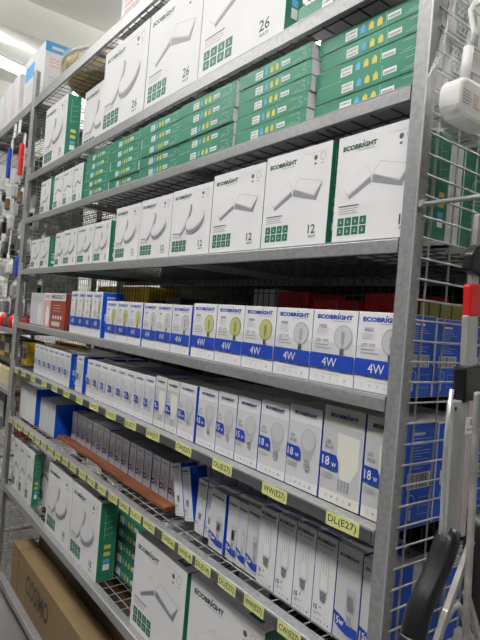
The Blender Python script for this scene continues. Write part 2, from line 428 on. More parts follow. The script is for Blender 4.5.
def tube_carton(w=.072, h=.178, d=.07):
    """15 W cylinder bulb: grey face, blue wave along the bottom"""
    o = carton('bulb_carton', w, d, h, GREYT, BLUE, SHADET)
    a = Art(FRONT(w, d, h)).up(1); a.rect(0, h*.80, w, h, WHITE); a.up(3); logo(a, w*.10, h*.875, w*.90, h*.91, NAVY, MGREY); a.build('brand_lettering', o)
    a = Art(FRONT(w, d, h)).up(2); a.rect(w*.46, h*.30, w*.84, h*.56, LGREY); a.up(3).rect(w*.49, h*.33, w*.81, h*.58, LILAC); a.rect(w*.53, h*.345, w*.77, h*.50, GREYT); a.up(5).rect(w*.55, h*.20, w*.75, h*.30, MGREY); a.build('bulb_picture', o)
    a = Art(FRONT(w, d, h)).up(4)
    a.poly([(0, h*.17), (w*.3, h*.12), (w*.6, h*.09), (w, h*.10), (w, h*.20), (w*.6, h*.21), (w*.4, h*.25), (0, h*.29)], PBLUE)
    bo = a.build('wattage_band', o)
    a = Art(FRONT(w, d, h)).up(6); a.text('15w', w*.06, h*.165, w*.48, h*.24, PAPER, .02); a.build('wattage_lettering', bo)
    a = Art(FRONT(w, d, h)).up(2); icon_row(a, w, h, h*.055, MGREY, 5, .1, .8); a.build('icon_row', o)
    return o
LILAC = mat('print_lilac', (.52, .51, .60), .5)

def slim_carton(w=.062, h=.16, d=.07):
    """slim white bulb carton with a tiny blue tag"""
    o = carton('bulb_carton', w, d, h, WHITE, BLUE, SHADET)
    a = Art(FRONT(w, d, h)).up(1); a.text('ECOBRIGHT', w*.15, h*.885, w*.85, h*.92, NAVY); a.build('brand_lettering', o)
    a = Art(FRONT(w, d, h)).up(1); a.rect(w*.42, h*.38, w*.78, h*.74, GREYT); a.rect(w*.50, h*.24, w*.70, h*.37, MGREY); a.rect(w*.12, h*.46, w*.36, h*.60, LGREY); a.build('bulb_picture', o)
    a = Art(FRONT(w, d, h)).up(2); a.rect(0, h*.26, w*.42, h*.40, PBLUE); a.up(3).rect(w*.1, h*.30, w*.32, h*.36, PAPER); a.build('wattage_band', o)
    return o

PLACED = []
def put(proto, name, x0, x1, y, z, h, label, group, cat='bulb box', rz=0., tilt=0., d=None):
    """first use moves the prototype itself, afterwards it and its parts are copied"""
    P = PROTO[proto]
    o = P['o'] if not P['used'] else copy_tree(P['o'])
    P['used'] = True
    if proto[0] in 'gtls' and proto not in ('sq26', 'sq12', 'sq18'): x1 = min(x1+.002, -.0055)
    o.location = (x0, y, z); o.rotation_euler = (0, tilt, rz)
    o.scale = ((x1-x0)/P['w'], (d/P['d']) if d else 1, h/P['h'])
    tag(o, label, cat, group)
    return o
def plain(name, x0, x1, y0, y1, z, h, label, group, mats, cat='bulb box'):
    b = MB(); b.box((0, 0, 0), (x1-x0, y1-y0, h), WHITE, mats); o = b.build(name, bevel=.0008, bevelmat=0); o.location = (x0, y0, z); tag(o, label, cat, group); return o
PROTO = {}
def reg(k, o, w, h, d): PROTO[k] = dict(o=o, w=w, h=h, d=d, used=False)
reg('sq26', panel_carton('square', '26', .36, .33, .055), .36, .33, .055)
reg('rd26', panel_carton('round', '26', .36, .33, .055), .36, .33, .055)
reg('sq12', panel_carton('square', '12', .215, .215, .042), .215, .215, .042)
reg('rd12', panel_carton('round', '12', .215, .215, .042), .215, .215, .042)
reg('rd18', panel_carton('round', '18', .30, .29, .055), .30, .29, .055)
reg('sq18', panel_carton('square', '18', .30, .29, .055), .30, .29, .055)
reg('flat', flat_carton(), .27, .036, .27)
reg('gA', globe_carton('amber'), .118, .146, .085)
reg('gG', globe_carton('grey'), .118, .146, .085)
reg('tA', globe_carton('amber', .085, .175, .085, True), .085, .175, .085)
reg('l18', led_carton('eighteen'), .098, .165, .085)
reg('l15', led_carton('fifteen'), .098, .165, .085)
reg('lcr', led_carton('cream', .108, .19, .10), .108, .19, .10)
reg('stick', stick_carton(), .062, .178, .062)
reg('tube', tube_carton(), .072, .178, .07)
reg('slim', slim_carton(), .062, .16, .07)

ORD = ['zeroth', 'first', 'second', 'third', 'fourth', 'fifth', 'sixth', 'seventh', 'eighth', 'ninth', 'tenth', 'eleventh', 'twelfth', 'thirteenth', 'fourteenth', 'fifteenth', 'sixteenth', 'seventeenth', 'eighteenth', 'nineteenth', 'twentieth', 'twenty-first', 'twenty-second', 'twenty-third', 'twenty-fourth', 'twenty-fifth', 'twenty-sixth', 'twenty-seventh', 'twenty-eighth']

# ------------------------------------------------------------------ room
def struct(name, mb, **k):
    o = mb.build(name, **k); o['kind'] = 'structure'; return o
FLOORM = mat('concrete_floor', (.17, .165, .16), .55, 0, .18, 3, .1)
WALLM = mat('white_wall', (.80, .80, .77), .8, 0, .03, 2)
CEILM = mat('white_ceiling', (.86, .86, .82), .8, 0, .03, 2)
b = MB(); b.box((-8, -4.5, -.05), (4, 5.5, 0), FLOORM); struct('floor', b)
b = MB(); b.box((-8, -4.5, CEIL), (4, 5.5, CEIL+.1), CEILM); struct('ceiling', b)
b = MB(); b.box((-8.1, -4.5, 0), (-8, 5.5, CEIL), WALLM); struct('wall_left', b)
b = MB(); b.box((-8, 5.5, 0), (4, 5.6, CEIL), WALLM); struct('wall_back', b)
for i, (x, wd, dp) in enumerate([(-6.6, .35, .30), (-4.6, .30, .28), (-2.2, .35, .30)]):
    b = MB(); b.box((x, -4.5, CEIL-dp), (x+wd, 5.5, CEIL), CEILM); struct('trim_%d' % (i+1), b)

TUBEM = mat('lit_tube', (1, 1, .98), .4, emit=((1, 1, .97), 9))
FIXM = mat('fixture_white', (.75, .78, .80), .4)
def fixture(x, y, label):
    t = empty('strip_light', (x, y, 3.74))
    tag(t, label, 'light', 'strip lights under the ceiling')
    b = MB(); b.box((-1.2, -.09, 0), (1.2, .09, .035), FIXM); b.build('housing', t, bevel=.004)
    for yy in (-.05, .05):
        b = MB(); b.cyl((-1.16, yy, -.022), (1.16, yy, -.022), .013, TUBEM, 10); b.build('fluorescent_tube', t)
    for xx in (-1, 1):
        b = MB(); b.cyl((xx, 0, .035), (xx, 0, CEIL-3.74), .004, WIRE, 6); b.build('hanger_rod', t)
for i, (tx, ty) in enumerate(TUBES):
    fixture(tx, ty, 'twin fluorescent strip light hanging above the aisle, ' + ORD[i+1] + ' in the row' if ty < 0 else 'added fluorescent strip light brightening the ceiling behind the racks, ' + ('nearest the left wall' if tx < -5 else ('in the middle' if tx < -2 else 'furthest right')))

fixture(-4.9, .9, 'bright fluorescent strip light hanging crosswise beyond the far rack')
_f = [o for o in bpy.data.objects if o.name.startswith('strip_light')]
_f = max(_f, key=lambda o: o.name); _f.rotation_euler = (0, 0, radians(108))
area('tube_lamp', (-4.9, .9, 3.70), (0, 0, radians(108)), 2.3, .3, 14)
area('ceiling_fill_light', (-4.9, .9, 3.79), (pi, 0, radians(108)), 2.3, .3, 18)  # added fill for the ceiling above this fixture
# ------------------------------------------------------------------ rack
XF = -2.475            # inner edge of the far post
DEP = .60
LEV = [(.115, 'floor level'), (.600, 'second'), (.971, 'third'), (1.241, 'fourth'), (1.482, 'fifth'), (1.770, 'sixth'), (2.045, 'seventh'), (2.283, 'eighth'), (2.700, 'top')]
def angle_post(x0, x1, xs, y0, name, parent):
    # L profile: flange x0..x1 on the front, side flange at xs running back
    b = MB()
    sy = 1 if y0 < .3 else -1
    lo, hi = sorted((y0, y0+sy*.0022)); b.box((x0, lo, 0), (x1, hi, 2.86), STEEL)
    lo, hi = sorted((y0+sy*.0022, y0+sy*.028)); b.box((min(xs, xs+.0022), lo, 0), (max(xs, xs+.0022), hi, 2.86), STEEL)
    b.cyl((xs+.0010, y0+sy*.0013, 0), (xs+.0010, y0+sy*.0013, 2.86), .0019, STEEL2, 8)
    o = b.build(name, parent, bevel=.0006)
    return o
def wire_grid(p0, du, dv, U, V, pu, pv, r, m, name, parent, offu=0, offv=0):
    b = MB(); p0 = Vector(p0); du = Vector(du); dv = Vector(dv); nrm = du.cross(dv)
    u = offu
    while u <= U:
        b.cyl(p0+du*u, p0+du*u+dv*V, r, m, 5, cap=False); u += pu
    v = offv
    while v <= V:
        b.cyl(p0+dv*v+nrm*r*1.7, p0+dv*v+du*U+nrm*r*1.7, r, m, 5, cap=False); v += pv
    o = b.build(name, parent, smooth=True); o['kind'] = 'stuff'; return o
def lip(x0, x1, z, hgt, parent, m=STEEL, y0=0., back=False):
    b = MB(); sy = -1 if back else 1
    # rounded angle: vertical face, soft shoulder, top flange running back
    prof = [(0, z-hgt), (0, z-.005), (.0015*sy, z-.0015), (.005*sy, z), (.030*sy, z), (.030*sy, z-.002), (.006*sy, z-.0022), (.0028*sy, z-.005), (.0022*sy, z-hgt+.002), (.012*sy, z-hgt+.002), (.012*sy, z-hgt)]
    b.prism([(y0+p[0], p[1]) for p in prof], 'x', x0, x1, m)
    if not back: b.cyl((x0, y0+.0012, z-.0012), (x1, y0+.0012, z-.0012), .0014, STEEL2, 6)
    return b.build('shelf_beam', parent)

def rack(xa, xb, levels, label, near_mesh, lips_h=.028, deck=True):
    t = empty('shelving_rack', ((xa+xb)/2, DEP/2, 0))
    tag(t, label, 'shelf', None)
    base = t.location.copy()
    made = []
    made.append(angle_post(xb-.030, xb, xb-.0022, 0, 'post', t))
    made.append(angle_post(xa, xa+.032, xa, 0, 'post', t))
    made.append(angle_post(xb-.030, xb, xb-.0022, DEP, 'post', t))
    made.append(angle_post(xa, xa+.032, xa, DEP, 'post', t))
    for z, _n in levels:
        hgt = .05 if z > 2.6 else (.034 if (z < .7 or z > 2.2) else lips_h)
        made.append(lip(xa+.034, xb-.033, z, hgt, t))
        made.append(lip(xa+.034, xb-.033, z, .028, t, y0=DEP, back=True))
        if deck:
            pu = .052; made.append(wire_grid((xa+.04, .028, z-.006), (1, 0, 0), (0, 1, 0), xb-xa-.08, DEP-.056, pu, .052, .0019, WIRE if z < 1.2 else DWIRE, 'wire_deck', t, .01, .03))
            for xx in (xa+(xb-xa)*.33, xa+(xb-xa)*.67):
                b = MB(); b.box((xx-.015, .012, z-.028), (xx+.015, DEP-.012, z-.0105), STEEL); made.append(b.build('cross_brace', t))
    if near_mesh:
        made.append(wire_grid((xb+.0022, .012, .1), (0, 1, 0), (0, 0, 1), DEP-.024, 2.72, .068, .0366, .0021, WIRE, 'side_mesh', t, .030, (1.549-.1) % .0366))
    made.append(wire_grid((xa+.006, .028, .1), (0, 1, 0), (0, 0, 1), DEP-.056, 2.5, .068, .0366, .0019, WIRE, 'side_mesh', t, .026, .01))
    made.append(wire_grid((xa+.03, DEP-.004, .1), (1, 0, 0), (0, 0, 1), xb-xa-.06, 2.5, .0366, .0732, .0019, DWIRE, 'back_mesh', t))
    for o in made: o.location = -base
    return t
R1 = rack(-2.507, .0, LEV, 'galvanised steel rack filled with white, green and blue lamp boxes', True)
BAY2 = [(.115, ''), (.45, ''), (.80, ''), (1.10, ''), (2.700, '')]
R2 = rack(-4.2, -2.512, BAY2, 'galvanised steel rack of hanging goods beyond the lamp box rack', False)
b = MB(); b.box((-4.15, .34, 1.43), (-2.56, .35, 2.66), mat('added_dark_backing', (.10, .10, .10), .7, 0, .5, 25)); _p = b.build('added_dark_backing'); _p.parent = R2; _p.location = -R2.location  # dark backing added to darken the bay behind the packets
# small galvanised corner clips on the far post (the white tabs at every level)
def rel(o, parent):   # parent keeping world coordinates (parents here are only translated)
    o.parent = parent; o.location = -parent.location; return o
for z, n in LEV[1:8]:
    b = MB(); b.box((-2.473, -.0015, z+.002), (-2.447, .0, z+.034), STEEL2); b.cyl((-2.46, -.003, z+.02), (-2.46, 0, z+.02), .003, DWIRE, 6); rel(b.build('corner_clip'), R1)

# label rails and tickets
def rail(z, parent):
    b = MB(); b.box((XF+.01, -.0035, z-.026), (-.036, -.0005, z-.004), STRIP); o = b.build('label_rail'); rel(o, parent)
    return o
RAILS = {3: rail(LEV[3][0], R1), 2: rail(LEV[2][0], R1)}
def ticket(xc, wd, z, txt, parent, tilt):
    b = MB(); h = .026; s = tilt
    b.box((-wd/2, -.0012, -h/2), (wd/2, 0, h/2), TICKET); o = b.build('price_ticket')
    o.parent = parent; o.location = Vector((xc, -.0037, z)) - parent.location; o.rotation_euler = (0, s, 0)
    a = Art(lambda u, v, l: (u, -.0012-l, v)); a.text(txt, -wd*.43, -h*.35, wd*.43, h*.33, INK, .008); a.build('handwriting', o)
    return o
T5 = [(-.104, 'DL(E27)'), (-.301, 'WW(E27)'), (-.500, 'DL(E27)'), (-.686, 'CW(E27)'), (-.864, 'WW(E27)'), (-1.019, 'DL(E27)'), (-1.174, 'CW(E27)'), (-1.328, 'WW(E27)'), (-1.476, 'DL(E27)'), (-1.624, 'CW(E27)'), (-1.776, 'WW(E27)'), (-1.923, 'DL(E27)'), (-2.094, 'CW(E27)'), (-2.26, 'WW(E27)'), (-2.40, 'DL(E27)')]
for i, (x, t) in enumerate(T5): ticket(x, .082 if i < 8 else .070, LEV[3][0]-.014+random.uniform(-.001, .002), t, R1, random.uniform(-.03, .03))
xs6 = [-.14, -.221, -.338, -.442, -.547, -.633, -.725, -.843, -.932, -1.017, -1.104, -1.20, -1.296, -1.387, -1.485, -1.577, -1.67, -1.765, -1.86, -1.955, -2.05, -2.145, -2.24, -2.335, -2.43]
tx6 = ['DL(E27)', 'CW(E27)', 'WW(E27)', 'DL(E27)', 'DL(E14)', 'WW(E14)', 'CW(E14)', 'WW(E27)', 'DL(E27)', 'CW(E27)']
for i, x in enumerate(xs6):
    if x == -.14: continue
    ticket(x, .070, LEV[2][0]-.013, tx6[i % 10], R1, random.uniform(-.03, .03))

# ------------------------------------------------------------------ stock, shelf by shelf (x from the near post at 0 to the far post at -2.5)
def g(n): return ORD[n]
Z8 = LEV[7][0]; Z7 = LEV[6][0]; Z6 = LEV[5][0]; Z5 = LEV[4][0]; Z4 = LEV[3][0]; Z3 = LEV[2][0]; Z2 = LEV[1][0]; Z1 = LEV[0][0]

# shelf 8: large 26 W cartons
G26 = 'large 26 watt light cartons on the shelf below the top'
for k, (p, x0, x1, y, h, lab) in enumerate([
    ('sq26', -.80, -.42, .012, .33, 'large white 26 watt square lamp carton, nearest the near post, above green stacks'),
    ('sq26', -1.145, -.803, .012, .33, 'large white 26 watt square lamp carton, second from the near post'),
    ('rd26', -1.53, -1.15, .012, .33, 'large white 26 watt carton with round lamps, right of the set-back one'),
    ('rd26', -1.90, -1.56, .072, .30, 'large white round lamp carton set back beside the exposed green edge'),
    ('rd26', -2.285, -1.96, .012, .30, 'large white round lamp carton by the far post, its green edge showing')]):
    put(p, 'c', x0, x1, y, Z8+.001, h, lab, G26, 'light box', d=(.066 if k == 4 else None))
for k, (x0, y) in enumerate([(-.38, .02), (-.34, .30)]):
    put('flat', 'c', x0, x0+.30, y, Z8+.001, .045, ['flat green carton lying on the shelf above the tallest green stack', 'flat green carton lying behind another on the shelf below the top'][k], G26, 'light box')

# shelf 7: stacks of flat green cartons
STK = [(-.305, -.015), (-.583, -.315), (-.872, -.592), (-1.138, -.876), (-1.396, -1.142), (-1.655, -1.40)]
rowname = ['bottom', 'second from bottom', 'middle', 'fourth from bottom', 'top']
for si, (x0, x1) in enumerate(STK):
    for k in range(5):
        j = random.uniform(-.007, .007)
        dx = [0, .006, -.008, .012, .004][k] if si == 0 else j
        put('flat', 'c', x0+dx*.6, x1+dx*.6, (.024 if si == 0 else .008)+random.uniform(0, .006), Z7+.001+k*.0365, .0358,
            'flat green carton, %s of the %s stack from the near post' % (rowname[k], g(si+1)), 'flat green lamp cartons in stacks', 'light box', rz=random.uniform(-.008, .008))
for k, (x0, x1, y, h) in enumerate([(-1.80, -1.685, .012, .165), (-1.93, -1.805, .012, .165), (-2.06, -1.935, .012, .165), (-2.27, -2.115, .012, .165)]):
    put('sq12' if k < 3 else 'rd12', 'c', x0, x1, y, Z7+.001, h, 'small white lamp carton left of the green stacks, %s from them' % g(k+1), 'white cartons beside the green stacks', 'light box')
for k in range(4):
    put('sq18' if k % 2 else 'rd18', 'c', -.31, -.012, .312+.058*k, Z7+.001, .205, 'white lamp carton standing behind the nearest green stack, %s from the front' % g(k+1), 'cartons behind the nearest green stack', 'light box', d=.05)

# shelf 6: 12 W cartons
S6 = [('sq12', -.212, -.012, .016, .218), ('sq12', -.44, -.226, .012, .218), ('sq12', -.665, -.443, .012, .212), ('rd12', -.885, -.668, .012, .200), ('rd12', -1.10, -.888, .012, .197), ('rd12', -1.30, -1.103, .012, .195),
      ('rd12', -1.50, -1.345, .012, .160), ('rd12', -1.685, -1.505, .012, .160), ('rd12', -1.86, -1.69, .012, .160), ('rd12', -2.00, -1.865, .02, .158),
      ('rd12', -2.20, -2.065, .012, .148), ('rd12', -2.36, -2.205, .012, .148)]
for k, (p, x0, x1, y, h) in enumerate(S6):
    q_ = put(p, 'c', x0, x1, y, Z6+.001, h, 'white 12 watt %s lamp carton, %s from the near post above the bulbs' % ('square' if p == 'sq12' else 'round', g(k+1)), 'white 12 watt cartons above the globe bulbs', 'light box')
    if k == 0:
        for c_ in q_.children:
            if c_.name.startswith('wattage'): c_.location.x += .017
for k in range(2):
    put('sq12', 'c', -.212+.01*(k % 2), -.012, .066+.050*k, Z6+.001, .205-.008*(k % 3), '12 watt carton in the file behind the nearest one, %s back' % g(k+1), 'cartons filed behind the nearest 12 watt carton', 'light box', d=.045)

plain('light_carton', -.24, -.010, .112, .150, Z6+.001, .19, 'white-edged lamp carton filed third behind the nearest 12 watt carton', None, [WHITE, WHITE, WHITE, WHITE, WHITE, WHITE], 'light box')
for k in range(2):
    o = plain('light_carton', -.30, -.010, .158+.13*k, .280+.13*k, Z6+.001, .195, ('broad green-ended lamp carton seen through the side mesh', 'green-ended lamp carton behind the broad one seen through the mesh')[k], None, [WHITE, GREEN, GREEN, GREEN, GREEN, WHITE], 'light box')
    a = Art(RIGHT(.29, .122, .195)); a.ring(.05, .12, .022, .002, LINE)
    for q in range(4): a.line((.03, .03+.012*q), (.09, .033+.012*q), .0012, LINE)
    a.line((.03, .09), (.10, .10), .0012, LINE); a.build('outline_drawing', o)
# shelf 5: filament globe bulbs
S5 = [('gG', -.118, -.004), ('gG', -.240, -.122), ('gG', -.358, -.244), ('gA', -.479, -.363), ('gA', -.597, -.483), ('gA', -.715, -.602),
      ('gG', -.832, -.728), ('gG', -.926, -.838), ('gG', -1.020, -.930), ('gA', -1.128, -1.032), ('gA', -1.224, -1.133), ('gA', -1.322, -1.229),
      ('tA', -1.452, -1.368), ('tA', -1.532, -1.456), ('tA', -1.612, -1.536), ('tA', -1.700, -1.616)]
for k, (p, x0, x1) in enumerate(S5):
    tone = {'gG': 'clear globe', 'gA': 'amber globe', 'tA': 'amber candle'}[p]
    hh = .175 if p == 'tA' else (.150 if k < 6 else .143)
    put(p, 'c', x0, x1, .012, Z5+.001, hh, 'white %s bulb box, %s from the near post in the blue-banded 4 watt row' % (tone, g(k+1)), 'blue banded 4 watt bulb boxes')
for k in range(5):
    put('gG', 'c', -.118, -.004, .012+.09*(k+1), Z5+.001, .148, 'blue-sided globe bulb box, %s back behind the nearest of its shelf' % g(k+1), 'globe boxes behind the nearest one')
for k in range(1):
    b = MB(); b.box((0, 0, 0), (.35, .24, .13), BLUE); o = b.build('storage_carton', bevel=.002); o.location = (-1.36+.42*k, .14, Z5+.001)
    tag(o, 'plain dark blue carton behind the bulb boxes, %s from the far post' % g(k+1), 'box', 'blue cartons behind the 4 watt row')

# shelf 4: LED bulbs
S4 = [('lcr', -.093, -.002, .196), ('lcr', -.205, -.100, .196), ('l18', -.310, -.212, .180), ('l18', -.410, -.314, .172), ('l15', -.502, -.417, .165), ('l15', -.588, -.508, .163), ('l15', -.684, -.594, .160), ('l15', -.788, -.697, .157),
      ('lcr', -.862, -.792, .155), ('lcr', -.935, -.867, .157), ('l15', -1.008, -.940, .148), ('l15', -1.078, -1.012, .146)]
x = -1.082
while x > -1.50:
    S4.append(('l15', x-.069, x, .146)); x -= .072
x = -1.555
S4.append(('l15', x-.075, x, .150)); x -= .15
while x > -2.22:
    S4.append(('l15', x-.071, x, .146)); x -= .074
for k, (p, x0, x1, h) in enumerate(S4):
    look = {'lcr': 'cream 18 watt', 'l18': 'grey-white 18 watt', 'l15': 'white 15 watt'}[p]
    put(p, 'c', x0, x1, .032, Z4+.001, h, '%s bulb box, %s from the near post above the tickets' % (look, g(k+1)), 'LED bulb boxes above the upper ticket rail', rz=random.uniform(-.012, .012))
    for r in range(1, 5):
            if k == 0: put('lcr', 'c', x0, x1, .032+.104*r, Z4+.001, .19, 'LED bulb box %s back behind the nearest cream one' % g(r), 'boxes behind the nearest cream bulb box', d=.098)
# plain backs of the following rows: one carton each, no prints in view
PM = [WHITE, BLUE, BLUE, BLUE, SHADET, SHADET]
for k, (p, x0, x1, h) in enumerate(S4[1:], 2):
    for r in range(2):
        plain('bulb_carton', x0, x1, (.136+.09*r), .221+.09*r, Z4+.001, h-.008, 'bulb box with shade-tinted top, row %s, behind box %s from the near post' % (('two', 'three')[r], g(k)), 'rear rows of LED bulb boxes', PM)

# shelf 3: stick and cylinder bulbs
S3 = [('tube', -.091, -.030, .055, .187, 0), ('tube', -.157, -.096, .055, .191, 0), ('stick', -.219, -.162, .055, .191, 0), ('stick', -.280, -.223, .055, .190, .0), ('stick', -.341, -.284, .055, .187, 0), ('stick', -.407, -.346, .055, .183, 0),
      ('tube', -.460, -.410, .062, .168, 0), ('tube', -.500, -.464, .062, .163, 0), ('tube', -.545, -.504, .062, .163, 0), ('tube', -.625, -.560, .062, .160, 0)]
for k, (p, x0, x1, y, h, tl) in enumerate(S3):
    look = {'tube': 'grey 15 watt cylinder', 'stick': 'white 15 watt stick'}[p]
    put(p, 'c', x0, x1, y, Z3+.001, h, '%s bulb box, %s from the near post on the open wire shelf' % (look, g(k+1)), 'bulb boxes on the lower ticket shelf', rz=random.uniform(-.01, .01))
for k, (x0, t) in enumerate([(-.676, .0), (-.722, .03), (-.768, -.28), (-.815, -.28)]):
    put('stick', 'c', x0, x0+.044, .082-.004*k, Z3+.004+(.012 if k > 1 else 0), .155, 'leaning white stick bulb box, %s of four beside the wooden board' % g(k+1), 'leaning stick bulb boxes', tilt=t)
# board and the row behind it
b = MB(); b.box((-.515, 0, 0), (.515, .040, .016), WOOD); o = b.build('wooden_board', bevel=.003); o.location = (-1.400, .074, Z3+.002)
tag(o, 'long red-brown varnished board lying in front of small bulb boxes', 'board')
x = -.90; k = 0
while x > -1.85:
    k += 1
    put('slim', 'c', x-(.054 if k % 3 else .050), x, .120, Z3+.001, .134+.004*random.random(), 'slim bulb box behind the wooden board, %s from its near end' % g(k), 'slim bulb boxes behind the board', d=.06); x -= .0605
PM2 = [WHITE, BLUE, BLUE, BLUE, SHADET, SHADET]
k = 0; x = -.14
while x > -1.86:
    k += 1
    y0 = .19 if x > -.96 else .195
    plain('bulb_carton', x-.064, x, y0, y0+.07, Z3+.001, .160 if x > -.90 else .12, 'bulb box with shade-tinted top in the second row, %s from the near post' % g(k), 'second row on the open wire shelf', PM2); x -= .0685
for r in range(5):
    plain('bulb_carton', -.064, -.003, .128+.072*r, .196+.072*r, Z3+.001, .172, 'blue-sided bulb box %s back beside the side mesh on the open wire shelf' % g(r+1), 'blue boxes along the side mesh', PM2)
for k in range(5):
    x0 = -1.925-.030-.046*k
    plain('bulb_carton', x0-.043+.03, x0+.03, .060, .26, Z3+.001, .155, 'grey-faced deep bulb box in the blue-ended block, %s from its blue end' % g(k+1), 'deep boxes in the blue ended block', [GREYT, BLUE, BLUE, WHITE, SHADET, SHADET])
for k in range(6):
    x0 = -2.20-.046*k
    plain('bulb_carton', x0-.043, x0, .050, .21, Z3+.001, .185, 'tall white carton beside the far post, %s from its blue end' % g(k+1), 'tall white cartons by the far post', [WHITE, BLUE, BLUE, WHITE, SHADET, SHADET])

# shelf 2: 18 W cartons
G18 = '18 watt cartons on the shelf above the brown carton'
put('sq18', 'c', -.645, -.33, .030, Z2+.001, .292, 'white 18 watt square lamp carton at the bottom edge, nearest the near post', G18, 'light box', d=.068)
put('sq18', 'c', -.965, -.655, .022, Z2+.001, .290, 'white 18 watt square lamp carton in front of the green stack', G18, 'light box', d=.068)
put('rd18', 'c', -1.53, -1.245, .020, Z2+.001, .290, 'white 18 watt round lamp carton with its green edge facing the gap', G18, 'light box', d=.068)
put('rd18', 'c', -1.83, -1.534, .020, Z2+.001, .290, 'white 18 watt round lamp carton left of the one with the exposed edge', G18, 'light box', d=.068)
for k, (x0, x1, y, h) in enumerate([(-2.20, -2.085, .03, .255), (-2.32, -2.205, .03, .255), (-2.44, -2.325, .03, .255), (-2.22, -1.95, .09, .27)]):
    put('sq18', 'c', x0, x1, y, Z2+.001, h, ['small white lamp carton by the far post, its green edge exposed', 'small white lamp carton, middle of three by the far post', 'small white lamp carton touching the far post', 'white lamp carton standing behind the three by the far post'][k], G18, 'light box', d=.036)
for k in range(6):
    for j in range(2):
        put('flat', 'c', -1.36+.33*j, -1.04+.33*j, .115, Z2+.001+k*.0475, .047, 'flat green carton, %s from the bottom of the %s low stack' % (g(k+1), ('left', 'right')[j]), 'flat green cartons behind the 18 watt boxes', 'light box')

# shelf 1: brown cartons
b = MB(); W_, D_, H_ = 1.75, .10, .225
b.box((0, 0, 0), (W_, D_, H_), KRAFT); o = b.build('long_carton', bevel=.002); o.location = (-2.32, .030, Z1+.001)
tag(o, 'long light brown carton with black lettering on the bottom shelf', 'box')
a = Art(FRONT(W_, D_, H_)); a.text('COSIMO', .26, .078, .60, .170, INK, .02); a.ring(.625, .155, .010, .003, INK, 10); a.build('carton_lettering', o)
a = Art(FRONT(W_, D_, H_))
for p, q in [((.16, .045), (1.2, .045)), ((.16, .045), (.16, .06)), ((.13, .115), (.13, .02)), ((.13, .02), (1.3, .02)), ((.86, .20), (.98, .20)), ((.86, .20), (.86, .12)), ((.98, .20), (.98, .12)), ((.86, .12), (.98, .12))]:
    a.line(p, q, .003, DGREY)
a.build('printed_border', o)
b = MB(); b.box((.118, -.0012, 0), (.123, -.0002, H_), KRAFTD); b.box((.118, -.0008, H_), (.123, D_, H_+.0008), KRAFTD); b.build('flap_seam', o)
b = MB(); b.box((0, 0, 0), (1.50, .16, .40), KRAFTD); o = b.build('long_carton', bevel=.002); o.location = (-2.28, .15, Z1+.001)
tag(o, 'dark worn brown carton standing behind the lettered carton', 'box')

# far end of shelf 5: red lamp carton, clear blister etc.
o = MB(); o.box((0, 0, 0), (.30, .12, .165), RUST, [RUST, RUST, RUST, RUST, WHITE, RUST]); o = o.build('lantern_carton', bevel=.002); o.location = (-2.12, .03, Z5+.001)
tag(o, 'rust red and white emergency lamp carton left of the tall bulb boxes', 'box')
a = Art(FRONT(.30, .12, .165)); a.rect(0, .130, .30, .165, PAPER); a.up(2).text('EMERGENCY', .10, .138, .285, .158, INK, .02); a.rect(.01, .140, .08, .156, PINK)
a.build('title_band', o)
a = Art(FRONT(.30, .12, .165)).up(1); a.rect(0, 0, .095, .130, PINK); a.up(2).disc(.055, .055, .028, .05, PAPER); a.poly([(.06, .10), (.09, .125), (.075, .09)], YEL); a.build('lamp_picture', o)
a = Art(FRONT(.30, .12, .165)).up(1)
for k in range(4): a.rect(.135+.035*k, .045, .155+.035*k, .060, PAPER)
a.lines(.13, .11, .26, 3, .013, .003, PINK); a.rect(.125, .012, .24, .032, LGREY); a.build('feature_icons', o)
plain('lamp_carton', -2.42, -2.14, .05, .14, Z5+.001, .165, 'dull white lamp carton between the far post and the red one', None, [GREYT, GREYT, GREYT, GREYT, SHADET, SHADET], 'box')
a = Art(FRONT(.28, .09, .165)); a.disc(.16, .06, .035, .055, PAPER); a.rect(.02, .12, .2, .15, LGREY); a.build('lamp_picture', bpy.data.objects[[x for x in bpy.data.objects.keys() if x.startswith('lamp_carton')][-1]])

# far end of shelf 4: yellow handled tools, socket packs
for k in range(3):
    t = empty('hand_saw', (-2.42+.05*k, .10+.04*k, Z4+.118+.014*k), 0.08*k)
    tag(t, 'yellow-handled tool lying behind small boxes at the far post, %s from the top' % g(3-k), 'tool', 'yellow tools at the far post')
    b = MB(); b.prism([(-.01, -.012), (.26, -.012), (.30, -.02), (.32, 0), (.30, .012), (-.01, .012)], 'y', -.012, .012, mat('yellow_plastic', (.78, .52, .01), .4)); b.build('handle', t, bevel=.003)
    b = MB(); b.box((.04, -.0125, -.005), (.22, -.0121, .003), REDP); b.build('handle_print', t)
for k in range(2):
    b = MB(); b.box((0, 0, 0), ((.19, .40)[k], .05, .104), DGREY); o = b.build('packed_carton', bevel=.002); o.location = (-2.44+.5*k, .12+.22*k, Z4+.001)
    tag(o, ['dark carton under the yellow tools by the far post', 'dark carton behind slim bulb boxes, right of the yellow tools'][k], 'box')

